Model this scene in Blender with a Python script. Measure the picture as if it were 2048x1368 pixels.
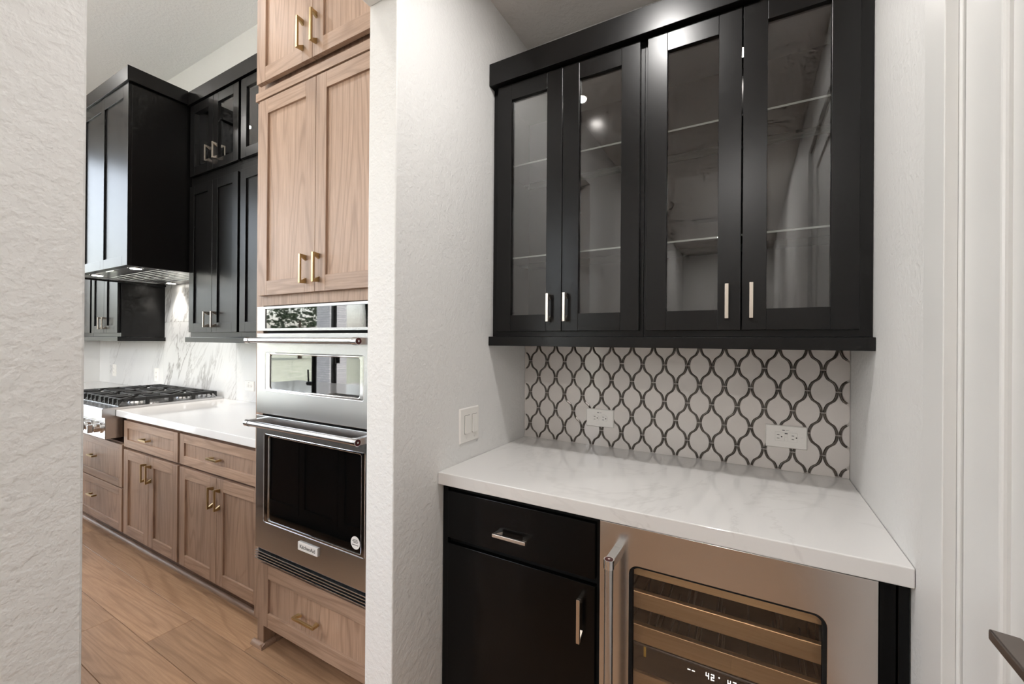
import bpy, bmesh, math, random
from mathutils import Vector, Matrix
R = random.Random(7)
for _o in list(bpy.data.objects): bpy.data.objects.remove(_o)
scene = bpy.context.scene
COL = scene.collection

# ------------------------------------------------------------------ camera
F, CX, CY, YAW, PITCH, ROLL, EYE = 842.3365, 1023.143, 680.487, 0.513912, 0.0016209, 0.0074317, 1.381
fw = Vector((-math.sin(YAW), math.cos(YAW), 0)); rt = Vector((math.cos(YAW), math.sin(YAW), 0)); up = Vector((0, 0, 1))
fw2 = fw*math.cos(PITCH) + up*math.sin(PITCH); up2 = up*math.cos(PITCH) - fw*math.sin(PITCH)
rt3 = rt*math.cos(ROLL) + up2*math.sin(ROLL); up3 = up2*math.cos(ROLL) - rt*math.sin(ROLL)
camd = bpy.data.cameras.new('camera'); cam = bpy.data.objects.new('camera', camd); COL.objects.link(cam)
camd.sensor_width = 36.0; camd.lens = F*36.0/2048.0
camd.shift_x = -(CX-1024)/2048.0; camd.shift_y = (CY-684)/2048.0
camd.clip_start = 0.02; camd.clip_end = 200
cam.matrix_world = Matrix(((rt3.x, up3.x, -fw2.x, 0), (rt3.y, up3.y, -fw2.y, 0), (rt3.z, up3.z, -fw2.z, EYE), (0, 0, 0, 1)))
scene.camera = cam

# ------------------------------------------------------------------ world, sun, exposure
SKY = 1.5
w = bpy.data.worlds.new('world'); scene.world = w; w.use_nodes = True
nt = w.node_tree; nt.nodes.clear()
so = nt.nodes.new('ShaderNodeOutputWorld'); bg = nt.nodes.new('ShaderNodeBackground'); sk = nt.nodes.new('ShaderNodeTexSky')
sk.sky_type = 'NISHITA'; sk.sun_disc = False; sk.sun_elevation = math.radians(52); sk.sun_rotation = math.radians(150)
sk.air_density = 1.2; sk.dust_density = 2.5; sk.ozone_density = 1.0
bg.inputs['Strength'].default_value = SKY
hs = nt.nodes.new('ShaderNodeHueSaturation'); hs.inputs['Saturation'].default_value = .42
nt.links.new(sk.outputs[0], hs.inputs['Color']); nt.links.new(hs.outputs[0], bg.inputs[0]); nt.links.new(bg.outputs[0], so.inputs[0])
sl = bpy.data.lights.new('sun', 'SUN'); sl.energy = 4.0; sl.angle = 0.01; sl.color = (1, 0.95, 0.88)
sun = bpy.data.objects.new('sun', sl); COL.objects.link(sun)
sun.rotation_euler = (math.radians(30), math.radians(12), math.radians(20))
scene.view_settings.view_transform = 'Standard'; scene.view_settings.look = 'None'
scene.view_settings.gamma = 1.0; scene.view_settings.use_curve_mapping = False
scene.view_settings.exposure = 0.03
CAN_PANTRY, CAN_KITCHEN, HOOD_W, PUCK_W = 11.5, 7.0, 1.5, 0.28
ADDED_PENDANT_W = 18.0  # power of each fill pendant added over the island
try:
    scene.cycles.use_denoising = True; scene.cycles.max_bounces = 8; scene.cycles.diffuse_bounces = 4; scene.cycles.use_adaptive_sampling = True; scene.cycles.adaptive_threshold = 0.08; scene.cycles.adaptive_min_samples = 14
    scene.cycles.glossy_bounces = 4; scene.cycles.transparent_max_bounces = 16; scene.cycles.caustics_reflective = False
    scene.cycles.caustics_refractive = False; scene.cycles.sample_clamp_indirect = 6.0
except Exception: pass
def portal(name, loc, rot, sx, sy):
    l = bpy.data.lights.new(name, 'AREA'); l.shape = 'RECTANGLE'; l.size = sx; l.size_y = sy
    l.cycles.is_portal = True
    o = bpy.data.objects.new(name, l); COL.objects.link(o); o.location = loc; o.rotation_euler = rot
portal('window_portal', (-6.18, -1.42, 1.74), (0, math.radians(-90), 0), 3.28, 5.16)
portal('window_portal', (-3.8, -4.13, 1.74), (math.radians(90), 0, 0), 4.2, 3.28)

# ------------------------------------------------------------------ materials
def srgb(r, g, b):
    f = lambda c: (c/255/12.92) if c/255 <= .04045 else ((c/255+.055)/1.055)**2.4
    return (f(r), f(g), f(b), 1)
class NT:
    def __init__(s, name):
        s.m = bpy.data.materials.new(name); s.m.use_nodes = True; s.t = s.m.node_tree
        s.b = s.t.nodes['Principled BSDF']; s.out = s.t.nodes['Material Output']
    def n(s, typ, **kw):
        x = s.t.nodes.new(typ)
        for k, v in kw.items():
            if k in x.inputs: x.inputs[k].default_value = v
            else: setattr(x, k, v)
        return x
    def l(s, a, b): s.t.links.new(a, b)
    def coords(s, scale=(1, 1, 1), rnd=False, rot=(0, 0, 0)):
        tc = s.n('ShaderNodeTexCoord'); mp = s.n('ShaderNodeMapping'); mp.inputs['Scale'].default_value = scale
        mp.inputs['Rotation'].default_value = rot
        s.l(tc.outputs['Object'], mp.inputs['Vector'])
        if rnd:
            oi = s.n('ShaderNodeObjectInfo'); mu = s.n('ShaderNodeMath', operation='MULTIPLY'); mu.inputs[1].default_value = 37.0
            s.l(oi.outputs['Random'], mu.inputs[0]); s.l(mu.outputs[0], mp.inputs['Location'])
        return mp.outputs[0]
    def ramp(s, fac, stops):
        r = s.n('ShaderNodeValToRGB'); cr = r.color_ramp
        while len(cr.elements) < len(stops): cr.elements.new(0.5)
        for e, (p, c) in zip(cr.elements, stops): e.position = p; e.color = c if len(c) == 4 else (*c, 1)
        s.l(fac, r.inputs[0]); return r.outputs[0]
    def mix(s, fac, a, b, mode='MIX'):
        x = s.n('ShaderNodeMix', data_type='RGBA', blend_type=mode)
        for sock, v in ((x.inputs['Factor'], fac), (x.inputs['A'], a), (x.inputs['B'], b)): pass
        A = [i for i in x.inputs if i.type == 'RGBA' and i.name == 'A'][0]; B = [i for i in x.inputs if i.type == 'RGBA' and i.name == 'B'][0]
        Fa = [i for i in x.inputs if i.name == 'Factor' and i.type == 'VALUE'][0]
        for sock, v in ((Fa, fac), (A, a), (B, b)):
            if hasattr(v, 'links'): s.l(v, sock)
            else: sock.default_value = v
        return [o for o in x.outputs if o.type == 'RGBA'][0]
    def bump(s, h, strength=.2, dist=.002):
        b = s.n('ShaderNodeBump'); b.inputs['Strength'].default_value = strength; b.inputs['Distance'].default_value = dist
        s.l(h, b.inputs['Height']); s.l(b.outputs[0], s.b.inputs['Normal'])
    def set(s, **kw):
        for k, v in kw.items():
            k = k.replace('_', ' ')
            if hasattr(v, 'links'): s.l(v, s.b.inputs[k])
            else: s.b.inputs[k].default_value = v
        return s.m
M = {}
def plain(name, col, rough=.5, metal=0., **kw):
    x = NT(name); x.set(Base_Color=col, Roughness=rough, Metallic=metal, **kw); M[name] = x.m; return x
def drywall(name, col, strength=.35, sc=55, dist=.004):
    x = NT(name); c = x.coords()
    n1 = x.n('ShaderNodeTexNoise', Scale=sc, Detail=3.0, Roughness=.55); x.l(c, n1.inputs['Vector'])
    n2 = x.n('ShaderNodeTexNoise', Scale=sc*3.2, Detail=2.0); x.l(c, n2.inputs['Vector'])
    h = x.ramp(n1.outputs['Fac'], [(.40, (0, 0, 0)), (.62, (1, 1, 1))])
    hm = x.mix(.3, h, n2.outputs['Color'])
    x.bump(hm, strength, dist); x.set(Base_Color=col, Roughness=.62); M[name] = x.m
drywall('drywall', srgb(230, 229, 227), .34, 62, .0034)
drywall('ceiling_paint', srgb(226, 222, 218), .35, 45)
drywall('kitchen_ceiling_paint', srgb(243, 243, 242), .35, 45)
plain('trim_white', srgb(227, 226, 224), .35)
def wood(name, axis, light, dark, streak=1.0, rnd=False, knots=False, rough=.45, gs=1.0):
    x = NT(name)
    k = {'x': (.10, 1, 1), 'z': (1, 1, .10), 'y': (1, .10, 1)}[axis]
    c = x.coords(tuple(v*gs for v in k), rnd)
    n0 = x.n('ShaderNodeTexNoise', Scale=5.5, Detail=2.0, Distortion=.4); x.l(c, n0.inputs['Vector'])
    sub = x.n('ShaderNodeMath', operation='MULTIPLY'); x.l(n0.outputs['Fac'], sub.inputs[0]); sub.inputs[1].default_value = 13.0
    sn = x.n('ShaderNodeMath', operation='SINE'); mu = x.n('ShaderNodeMath', operation='MULTIPLY'); mu.inputs[1].default_value = 6.28
    x.l(sub.outputs[0], mu.inputs[0]); x.l(mu.outputs[0], sn.inputs[0])
    rings = x.ramp(sn.outputs[0], [(.0, (0, 0, 0)), (.55, (.25, .25, .25)), (1, (1, 1, 1))])
    k2 = {'x': (.035, 1, 1), 'z': (1, 1, .035), 'y': (1, .035, 1)}[axis]
    c2 = x.coords(tuple(v*gs for v in k2), rnd)
    n1 = x.n('ShaderNodeTexNoise', Scale=150.0, Detail=4.0, Roughness=.7); x.l(c2, n1.inputs['Vector'])
    fine = x.ramp(n1.outputs['Fac'], [(.32, (0, 0, 0)), (.68, (1, 1, 1))])
    n2 = x.n('ShaderNodeTexNoise', Scale=3.0, Detail=2.0); x.l(c, n2.inputs['Vector'])
    mid = tuple((a+b)/2 for a, b in zip(light, dark))
    base = x.mix(fine, x.mix(.45, dark, light), light)
    ring = x.n('ShaderNodeMath', operation='MULTIPLY'); x.l(rings, ring.inputs[0]); ring.inputs[1].default_value = .42*streak
    col = x.mix(ring.outputs[0], base, dark)
    big = x.ramp(n2.outputs['Fac'], [(.3, (.84, .84, .85)), (.7, (1.1, 1.09, 1.07))])
    col = x.mix(1.0, col, big, 'MULTIPLY')
    if rnd:
        oi = x.n('ShaderNodeObjectInfo'); tint = x.ramp(oi.outputs['Random'], [(0, (.86, .84, .82)), (1, (1.08, 1.06, 1.05))])
        col = x.mix(1.0, col, tint, 'MULTIPLY')
    x.bump(fine, .12, .0006)
    x.set(Base_Color=col, Roughness=rough); M[name] = x.m
OL, OD = srgb(178, 149, 128), srgb(126, 99, 81)
wood('oak_vertical', 'z', OL, OD, 1.15)
wood('oak_horizontal', 'x', OL, OD, 1.0)
wood('oak_dark_gap', 'z', srgb(120, 90, 70), srgb(90, 64, 48), .8)
wood('plank', 'x', srgb(194, 158, 126), srgb(146, 112, 84), 1.0, rnd=True, rough=.42)
wood('maple_shelf', 'x', srgb(238, 202, 156), srgb(212, 168, 120), .45, rough=.5)
x = NT('black_paint'); c = x.coords((1, 1, 1)); n1 = x.n('ShaderNodeTexNoise', Scale=90.0, Detail=3.0); x.l(c, n1.inputs['Vector'])
x.bump(n1.outputs['Fac'], .04, .001); x.set(Base_Color=srgb(11, 10, 10), Roughness=.29, IOR=1.42); M['black_paint'] = x.m
plain('black_slab', srgb(8, 8, 8), .24, IOR=1.3); plain('gap_black', srgb(6, 6, 6), .8)
def stone(name, base, vein, scale, rough, amt):
    x = NT(name); c = x.coords((1, 1, 1), rot=(0, math.radians(35), 0))
    n0 = x.n('ShaderNodeTexNoise', Scale=scale, Detail=6.0, Roughness=.62, Distortion=1.2); x.l(c, n0.inputs['Vector'])
    v = x.ramp(n0.outputs['Fac'], [(.0, (0, 0, 0)), (.487, (0, 0, 0)), (.5, (1, 1, 1)), (.513, (0, 0, 0)), (1, (0, 0, 0))])
    n3 = x.n('ShaderNodeTexNoise', Scale=scale*.7, Detail=2.0); x.l(c, n3.inputs['Vector'])
    g = x.ramp(n3.outputs['Fac'], [(.45, (0, 0, 0)), (.72, (1, 1, 1))])
    f = x.n('ShaderNodeMath', operation='MULTIPLY'); x.l(v, f.inputs[0]); x.l(g, f.inputs[1])
    f2 = x.n('ShaderNodeMath', operation='MULTIPLY'); x.l(f.outputs[0], f2.inputs[0]); f2.inputs[1].default_value = amt
    x.set(Base_Color=x.mix(f2.outputs[0], base, vein), Roughness=rough, IOR=1.5); M[name] = x.m
stone('quartz', srgb(232, 230, 228), srgb(178, 174, 170), 1.3, .10, .22)
x = NT('marble'); tc = x.n('ShaderNodeTexCoord'); mp = x.n('ShaderNodeMapping'); mp.inputs['Rotation'].default_value = (0, math.radians(-32), 0)
x.l(tc.outputs['Object'], mp.inputs['Vector'])
mp2 = x.n('ShaderNodeMapping'); mp2.inputs['Scale'].default_value = (1, 1, .28); x.l(mp.outputs[0], mp2.inputs['Vector'])
oi = x.n('ShaderNodeObjectInfo'); mu = x.n('ShaderNodeMath', operation='MULTIPLY'); mu.inputs[1].default_value = 23.0; x.l(oi.outputs['Random'], mu.inputs[0]); x.l(mu.outputs[0], mp2.inputs['Location'])
n0 = x.n('ShaderNodeTexNoise', Scale=4.2, Detail=7.0, Roughness=.6, Distortion=.6); x.l(mp2.outputs[0], n0.inputs['Vector'])
v = x.ramp(n0.outputs['Fac'], [(.0, (0, 0, 0)), (.468, (0, 0, 0)), (.5, (1, 1, 1)), (.514, (0, 0, 0)), (.556, (0, 0, 0)), (.572, (.6, .6, .6)), (.586, (0, 0, 0))])
n3 = x.n('ShaderNodeTexNoise', Scale=2.2, Detail=2.0); x.l(mp2.outputs[0], n3.inputs['Vector'])
g = x.ramp(n3.outputs['Fac'], [(.36, (0, 0, 0)), (.66, (.8, .8, .8))])
f = x.n('ShaderNodeMath', operation='MULTIPLY'); x.l(v, f.inputs[0]); x.l(g, f.inputs[1])
cloud = x.ramp(n3.outputs['Fac'], [(.3, srgb(220, 220, 219)), (.7, srgb(206, 206, 206))])
x.set(Base_Color=x.mix(f.outputs[0], cloud, srgb(104, 98, 94)), Roughness=.34); M['marble'] = x.m
def steel(name, col, rough, axis):
    x = NT(name); k = {'x': (.02, 1, 1), 'z': (1, 1, .02)}[axis]; c = x.coords(k)
    n1 = x.n('ShaderNodeTexNoise', Scale=420.0, Detail=2.0); x.l(c, n1.inputs['Vector'])
    c2 = x.coords((1, 1, 1)); n2 = x.n('ShaderNodeTexNoise', Scale=6.0, Detail=4.0); x.l(c2, n2.inputs['Vector'])
    rr = x.ramp(n2.outputs['Fac'], [(.3, (rough*.85,)*3), (.7, (rough*1.2,)*3)])
    x.bump(n1.outputs['Fac'], .05, .0005)
    x.set(Base_Color=col, Metallic=1.0, Roughness=rough); M[name] = x.m
steel('stainless', (.60, .60, .60, 1), .26, 'x'); steel('stainless_door', (.66, .64, .62, 1), .20, 'x')
plain('chrome', (.78, .78, .78, 1), .09, 1.0); plain('nickel', (.72, .65, .57, 1), .27, 1.0); plain('brass', (.50, .375, .19, 1), .28, 1.0)
plain('lever_bronze', srgb(128, 118, 112), .35, .85); plain('red_enamel', srgb(70, 14, 14), .25)
x = plain('oven_glass', srgb(9, 9, 9), .03, IOR=2.3); plain('oven_mirror_glass', srgb(10, 10, 10), .02, IOR=2.7)
plain('iron', srgb(26, 26, 26), .5); plain('white_plastic', srgb(238, 235, 230), .3); plain('slot_dark', srgb(28, 26, 24), .6)
plain('sticker', srgb(226, 222, 218), .5); plain('print_black', srgb(18, 18, 18), .5); plain('yellow_tape', srgb(232, 196, 40), .5)
plain('tile_white', srgb(219, 213, 208), .14); plain('grout', srgb(214, 208, 202), .8)
x = plain('pencil_liner', srgb(92, 85, 78), .16, .15)
plain('fridge_black', srgb(20, 17, 15), .3); plain('black_metal', srgb(16, 16, 16), .3, .3)
plain('soil', srgb(90, 80, 70), .9); plain('leaf', srgb(66, 80, 60), .7); plain('bark', srgb(84, 66, 52), .9); plain('patio', srgb(190, 186, 180), .8)
def lawn():
    x = NT('grass'); c = x.coords(); n = x.n('ShaderNodeTexNoise', Scale=3.0, Detail=6.0); x.l(c, n.inputs['Vector'])
    x.set(Base_Color=x.ramp(n.outputs['Fac'], [(.3, srgb(142, 146, 122)), (.7, srgb(182, 182, 162))]), Roughness=.9); M['grass'] = x.m
lawn()
def brick():
    x = NT('brick_white'); c = x.coords(rot=(math.radians(90), 0, 0)); n = x.n('ShaderNodeTexBrick'); x.l(c, n.inputs['Vector'])
    n.inputs['Scale'].default_value = 4.2; n.inputs['Color1'].default_value = srgb(214, 212, 210); n.inputs['Color2'].default_value = srgb(196, 194, 194); n.inputs['Mortar'].default_value = srgb(160, 160, 162)
    x.set(Base_Color=n.outputs['Color'], Roughness=.8); M['brick_white'] = x.m
brick()
def glass(name, tint=(1, 1, 1, 1), ior=1.5, boost=1.7):
    m = bpy.data.materials.new(name); m.use_nodes = True; t = m.node_tree; t.nodes.clear()
    o = t.nodes.new('ShaderNodeOutputMaterial'); mx = t.nodes.new('ShaderNodeMixShader'); tr = t.nodes.new('ShaderNodeBsdfTransparent'); gl = t.nodes.new('ShaderNodeBsdfGlossy')
    fr = t.nodes.new('ShaderNodeFresnel'); fr.inputs[0].default_value = ior; mu = t.nodes.new('ShaderNodeMath'); mu.operation = 'MULTIPLY'; mu.inputs[1].default_value = boost; mu.use_clamp = True
    tr.inputs[0].default_value = tint; gl.inputs['Roughness'].default_value = .0; gl.inputs['Color'].default_value = (1, 1, 1, 1)
    t.links.new(fr.outputs[0], mu.inputs[0]); t.links.new(mu.outputs[0], mx.inputs[0]); t.links.new(tr.outputs[0], mx.inputs[1]); t.links.new(gl.outputs[0], mx.inputs[2]); t.links.new(mx.outputs[0], o.inputs[0])
    M[name] = m
glass('pane_glass'); glass('shelf_glass', (.90, .95, .93, 1), 1.5, 1.2); glass('fridge_glass', (.95, .93, .91, 1), 1.5, 1.0); plain('lit_edge_paint', srgb(206, 214, 208), .15)  # the last, pale one paints the brightness of lit shelf edges
def emit(name, col, s):
    x = NT(name); x.set(Base_Color=(.8, .8, .8, 1), Emission_Color=col, Emission_Strength=s); M[name] = x.m
emit('lamp_lens', (1, .95, .88, 1), 30.0); emit('hood_lens', (1, .94, .85, 1), 25.0); emit('puck_lens', (1, .95, .9, 1), 30.0); emit('digit', (1, 1, 1, 1), 1.6)

# ------------------------------------------------------------------ mesh helpers
class MB:
    def __init__(s): s.v = []; s.f = []; s.mi = []
    def add(s, vs, fs, mi=0):
        b = len(s.v); s.v += [tuple(p) for p in vs]; s.f += [tuple(b+i for i in q) for q in fs]; s.mi += [mi]*len(fs); return s
    def box(s, x0, x1, y0, y1, z0, z1, mi=0):
        x0, x1 = min(x0, x1), max(x0, x1); y0, y1 = min(y0, y1), max(y0, y1); z0, z1 = min(z0, z1), max(z0, z1)
        return s.add([(x0, y0, z0), (x1, y0, z0), (x1, y1, z0), (x0, y1, z0), (x0, y0, z1), (x1, y0, z1), (x1, y1, z1), (x0, y1, z1)],
                     [(0, 3, 2, 1), (4, 5, 6, 7), (0, 1, 5, 4), (1, 2, 6, 5), (2, 3, 7, 6), (3, 0, 4, 7)], mi)
    def hexa(s, a, b, mi=0):   # two quads (4 pts each), same order
        return s.add(list(a)+list(b), [(3, 2, 1, 0), (4, 5, 6, 7), (0, 1, 5, 4), (1, 2, 6, 5), (2, 3, 7, 6), (3, 0, 4, 7)], mi)
    def prism(s, pts, axis, a, b, mi=0):   # 2D polygon extruded along an axis
        def p3(p, h):
            return {'x': (h, p[0], p[1]), 'y': (p[0], h, p[1]), 'z': (p[0], p[1], h)}[axis]
        n = len(pts); vs = [p3(p, a) for p in pts]+[p3(p, b) for p in pts]
        fs = [tuple(range(n-1, -1, -1)), tuple(range(n, 2*n))]+[(i, (i+1) % n, n+(i+1) % n, n+i) for i in range(n)]
        return s.add(vs, fs, mi)
    def cyl(s, p0, p1, r0, r1=None, n=20, mi=0, caps=True):
        r1 = r0 if r1 is None else r1; p0 = Vector(p0); p1 = Vector(p1); d = (p1-p0).normalized()
        a = d.orthogonal().normalized(); b = d.cross(a)
        vs = []
        for p, r in ((p0, r0), (p1, r1)):
            for i in range(n):
                t = 2*math.pi*i/n; vs.append(p+a*math.cos(t)*r+b*math.sin(t)*r)
        fs = [(i, (i+1) % n, n+(i+1) % n, n+i) for i in range(n)]
        if caps: fs += [tuple(range(n-1, -1, -1)), tuple(range(n, 2*n))]
        return s.add(vs, fs, mi)
    def ring(s, x0, x1, z0, z1, a0, a1, c0, c1, r, y0, y1, mi=0, k=6):  # plate in XZ with rounded hole, extruded in Y
        inn = []; out = []
        for cx, cz, ox, oz, st in ((a1-r, c1-r, x1, z1, 0), (a0+r, c1-r, x0, z1, 90), (a0+r, c0+r, x0, z0, 180), (a1-r, c0+r, x1, z0, 270)):
            for i in range(k+1):
                t = math.radians(st+90*i/k); inn.append((cx+r*math.cos(t), cz+r*math.sin(t))); out.append((ox, oz))
        n = len(inn); b = len(s.v)
        vs = [(p[0], y, p[1]) for y in (y0, y1) for p in inn]+[(p[0], y, p[1]) for y in (y0, y1) for p in out]
        fs = []
        for i in range(n):
            j = (i+1) % n
            fs.append((i, j, n+j, n+i))
            if out[i] != out[j]:
                fs += [(i, 2*n+i, 2*n+j, j), (n+j, 3*n+j, 3*n+i, n+i), (2*n+j, 2*n+i, 3*n+i, 3*n+j)]
            else:
                fs += [(i, 2*n+i, j), (n+j, 3*n+i, n+i)]
        return s.add(vs, fs, mi)
    def build(s, name, mats, parent=None, bevel=0, smooth=False, seg=2):
        me = bpy.data.meshes.new(name); me.from_pydata(s.v, [], s.f)
        mats = [mats] if isinstance(mats, str) else mats
        for m in mats: me.materials.append(M[m])
        me.polygons.foreach_set('material_index', s.mi); me.update()
        bm = bmesh.new(); bm.from_mesh(me)
        bmesh.ops.remove_doubles(bm, verts=bm.verts, dist=1e-6) if smooth else None
        bmesh.ops.recalc_face_normals(bm, faces=bm.faces); bm.to_mesh(me); bm.free()
        o = bpy.data.objects.new(name, me); COL.objects.link(o)
        if smooth:
            for p in me.polygons: p.use_smooth = True
            e = o.modifiers.new('edges', 'EDGE_SPLIT'); e.split_angle = math.radians(35)
        if bevel:
            b = o.modifiers.new('bevel', 'BEVEL'); b.width = bevel; b.segments = seg; b.limit_method = 'ANGLE'; b.angle_limit = math.radians(40)
        put(o, parent); return o
def put(o, parent):
    if parent is None: return
    o.parent = parent
    wl = Vector((0, 0, 0)); p = parent
    while p: wl += p.location; p = p.parent
    o.location = o.location - wl
def box(name, mat, x0, x1, y0, y1, z0, z1, parent=None, bevel=0):
    return MB().box(x0, x1, y0, y1, z0, z1).build(name, mat, parent, bevel)
def thing(name, label, cat, loc, group=None):
    o = bpy.data.objects.new(name, None); COL.objects.link(o); o.location = loc; o.empty_display_size = .05
    o['label'] = label; o['category'] = cat
    if group: o['group'] = group
    return o
def tag(o, label, cat, group=None, kind=None):
    o['label'] = label; o['category'] = cat
    if group: o['group'] = group
    if kind: o['kind'] = kind
    return o
def struct(o, label=None):
    o['kind'] = 'structure'
    if label: o['label'] = label
    return o
def text(name, body, size, loc, rot, mat, parent, ext=.0004, align='CENTER'):
    cu = bpy.data.curves.new(name, 'FONT'); cu.body = body; cu.size = size; cu.extrude = ext; cu.align_x = align; cu.align_y = 'CENTER'
    t = bpy.data.objects.new(name, cu); COL.objects.link(t)
    bpy.context.view_layer.update()
    me = bpy.data.meshes.new_from_object(t.evaluated_get(bpy.context.evaluated_depsgraph_get()))
    bpy.data.objects.remove(t)
    me.name = name; me.materials.clear(); me.materials.append(M[mat])
    me.transform(Matrix.Translation(loc) @ Matrix.Rotation(rot[2], 4, 'Z') @ Matrix.Rotation(rot[0], 4, 'X'))
    o = bpy.data.objects.new(name, me); COL.objects.link(o); put(o, parent); return o
FRONT = (math.pi/2, 0, 0)
def pull(parent, mat, x, z, y, L=.115, vertical=True, d=-1, bw=.0105, so=.030, name='handle'):
    """square bar pull with flared feet; (x, z) centre, y surface it is fixed to, d outward direction along Y"""
    m = MB(); h = L/2; q = bw/2; yb0 = y+d*(so-.008); yb1 = y+d*so
    def P(u, v, yy): return (x+v, yy, z+u) if vertical else (x+u, yy, z+v)
    m.hexa([P(-h, -q, yb0), P(h, -q, yb0), P(h, q, yb0), P(-h, q, yb0)], [P(-h, -q, yb1), P(h, -q, yb1), P(h, q, yb1), P(-h, q, yb1)])
    for s in (-1, 1):
        a, b, e = s*h, s*(h-.011), s*(h-.024)
        o = s*(h-.002)
        m.hexa([P(o, -q, y), P(e, -q, y), P(e, q, y), P(o, q, y)], [P(a, -q, yb0), P(b, -q, yb0), P(b, q, yb0), P(a, q, yb0)])
    return m.build(name, mat, parent, .0008)
def shaker(parent, name, x0, x1, z0, z1, y, mats, d=-1, th=.020, fr=.060, rec=.009, pane=None, handle=None, bev=.0012, hmat='brass'):
    """frame-and-panel front facing d along Y; y is its front face. mats = (stile, rail, panel)"""
    yb = y-d*th; m = MB()
    m.box(x0, x0+fr, y, yb, z0, z1, 0); m.box(x1-fr, x1, y, yb, z0, z1, 0)
    m.box(x0+fr, x1-fr, y, yb, z0, z0+fr, 1); m.box(x0+fr, x1-fr, y, yb, z1-fr, z1, 1)
    o = m.build(name, [mats[0], mats[1]], parent, bev)
    g = .004
    if pane: box('pane', pane, x0+fr-g, x1-fr+g, y-d*.010, y-d*.014, z0+fr-g, z1-fr+g, o)
    else: box('panel', mats[2], x0+fr-g, x1-fr+g, y-d*rec, y-d*(th-.003), z0+fr-g, z1-fr+g, o)
    if handle: pull(o, hmat, handle[0], handle[1], y, handle[2], handle[3], d)
    return o
OAK = ('oak_vertical', 'oak_horizontal', 'oak_vertical'); BLK = ('black_paint',)*3
def spot_can(name, label, x, y, z, watts, group, col=(1, .975, .95)):
    t = thing(name, label, 'ceiling light', (x, y, z), group)
    m = MB(); n = 40; ro, ri = .085, .062
    vs = []; 
    for r, zz in ((ro, z-.001), (ro, z-.005), (ri, z-.009), (ri-.006, z-.003)):
        for i in range(n): a = 2*math.pi*i/n; vs.append((x+r*math.cos(a), y+r*math.sin(a), zz))
    fs = [(k*n+i, k*n+(i+1) % n, (k+1)*n+(i+1) % n, (k+1)*n+i) for k in range(3) for i in range(n)]
    m.add(vs, fs).build('trim_ring', 'trim_white', t, smooth=True)
    MB().cyl((x, y, z-.0035), (x, y, z-.001), ri-.004, n=32).build('lens', 'lamp_lens', t)
    l = bpy.data.lights.new('lamp', 'AREA'); l.shape = 'DISK'; l.size = .11; l.energy = watts; l.color = col; l.spread = math.radians(178)
    lo = bpy.data.objects.new('lamp', l); COL.objects.link(lo); lo.location = (x, y, z-.012); put(lo, t)
    return t

# ------------------------------------------------------------------ room shell
XL, XE, XR = -0.961, -1.082, 0.304          # pantry side of the partition, kitchen side, right wall
YB, YJ, YE = 1.842, 0.261, 0.9615           # pantry back wall, near jamb, far jamb of the opening
PC, KC, HD = 2.82, 3.71, 2.463              # ceilings, head of the opening
KB, KLX = 1.776, -6.08                      # kitchen back wall, left return
WX, WY = -6.25, -4.2                         # window walls
m = MB(); m.box(XE, XL, YE, YB+.1, -.02, KC); m.box(XE, XL, -4.5, YJ, -.02, KC); m.box(XE, XL, YJ, YE, HD, KC)
struct(m.build('wall_left', 'drywall', bevel=.004), 'white textured partition wall with a cased-free opening to the kitchen')
struct(box('wall_back', 'drywall', XL, XR+.12, YB, YB+.1, -.02, PC+.1))
m = MB(); DY0, DY1, DZ = .140, .985, 2.46
m.box(XR, XR+.12, DY1, YB+.1, -.02, PC+.1); m.box(XR, XR+.12, -4.5, DY0, -.02, PC+.1); m.box(XR, XR+.12, DY0, DY1, DZ, PC+.1)
struct(m.build('wall_right', 'drywall'))
struct(box('wall_rear', 'drywall', XL, XR+.12, -4.5, -4.4, -.02, PC+.1))
struct(box('ceiling', 'ceiling_paint', XL, XR+.12, -4.5, YB+.1, PC, PC+.1))
struct(box('wall_kitchen_back', 'drywall', WX-.1, XE, KB, KB+.1, -.02, KC+.1))
struct(box('wall_kitchen_return', 'trim_white', WX, KLX, 1.18, KB, -.02, KC))
m = MB()   # left window wall
for a, b, c, e in ((WY-.1, -4.0, -.02, KC), (1.16, KB, -.02, KC), (-4.0, 1.16, 3.38, KC), (-4.0, 1.16, -.02, .10)): m.box(WX-.1, WX, a, b, c, e)
struct(m.build('wall_kitchen_left', 'drywall'))
m = MB()
for a, b, c, e in ((WX-.1, -5.9, -.02, KC), (-1.7, XE, -.02, KC), (-5.9, -1.7, 3.38, KC), (-5.9, -1.7, -.02, .10)): m.box(a, b, WY-.1, WY, c, e)
struct(m.build('wall_kitchen_rear', 'drywall'))
struct(box('ceiling_kitchen', 'kitchen_ceiling_paint', WX-.1, XE, WY-.1, KB+.1, KC, KC+.1))
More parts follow.
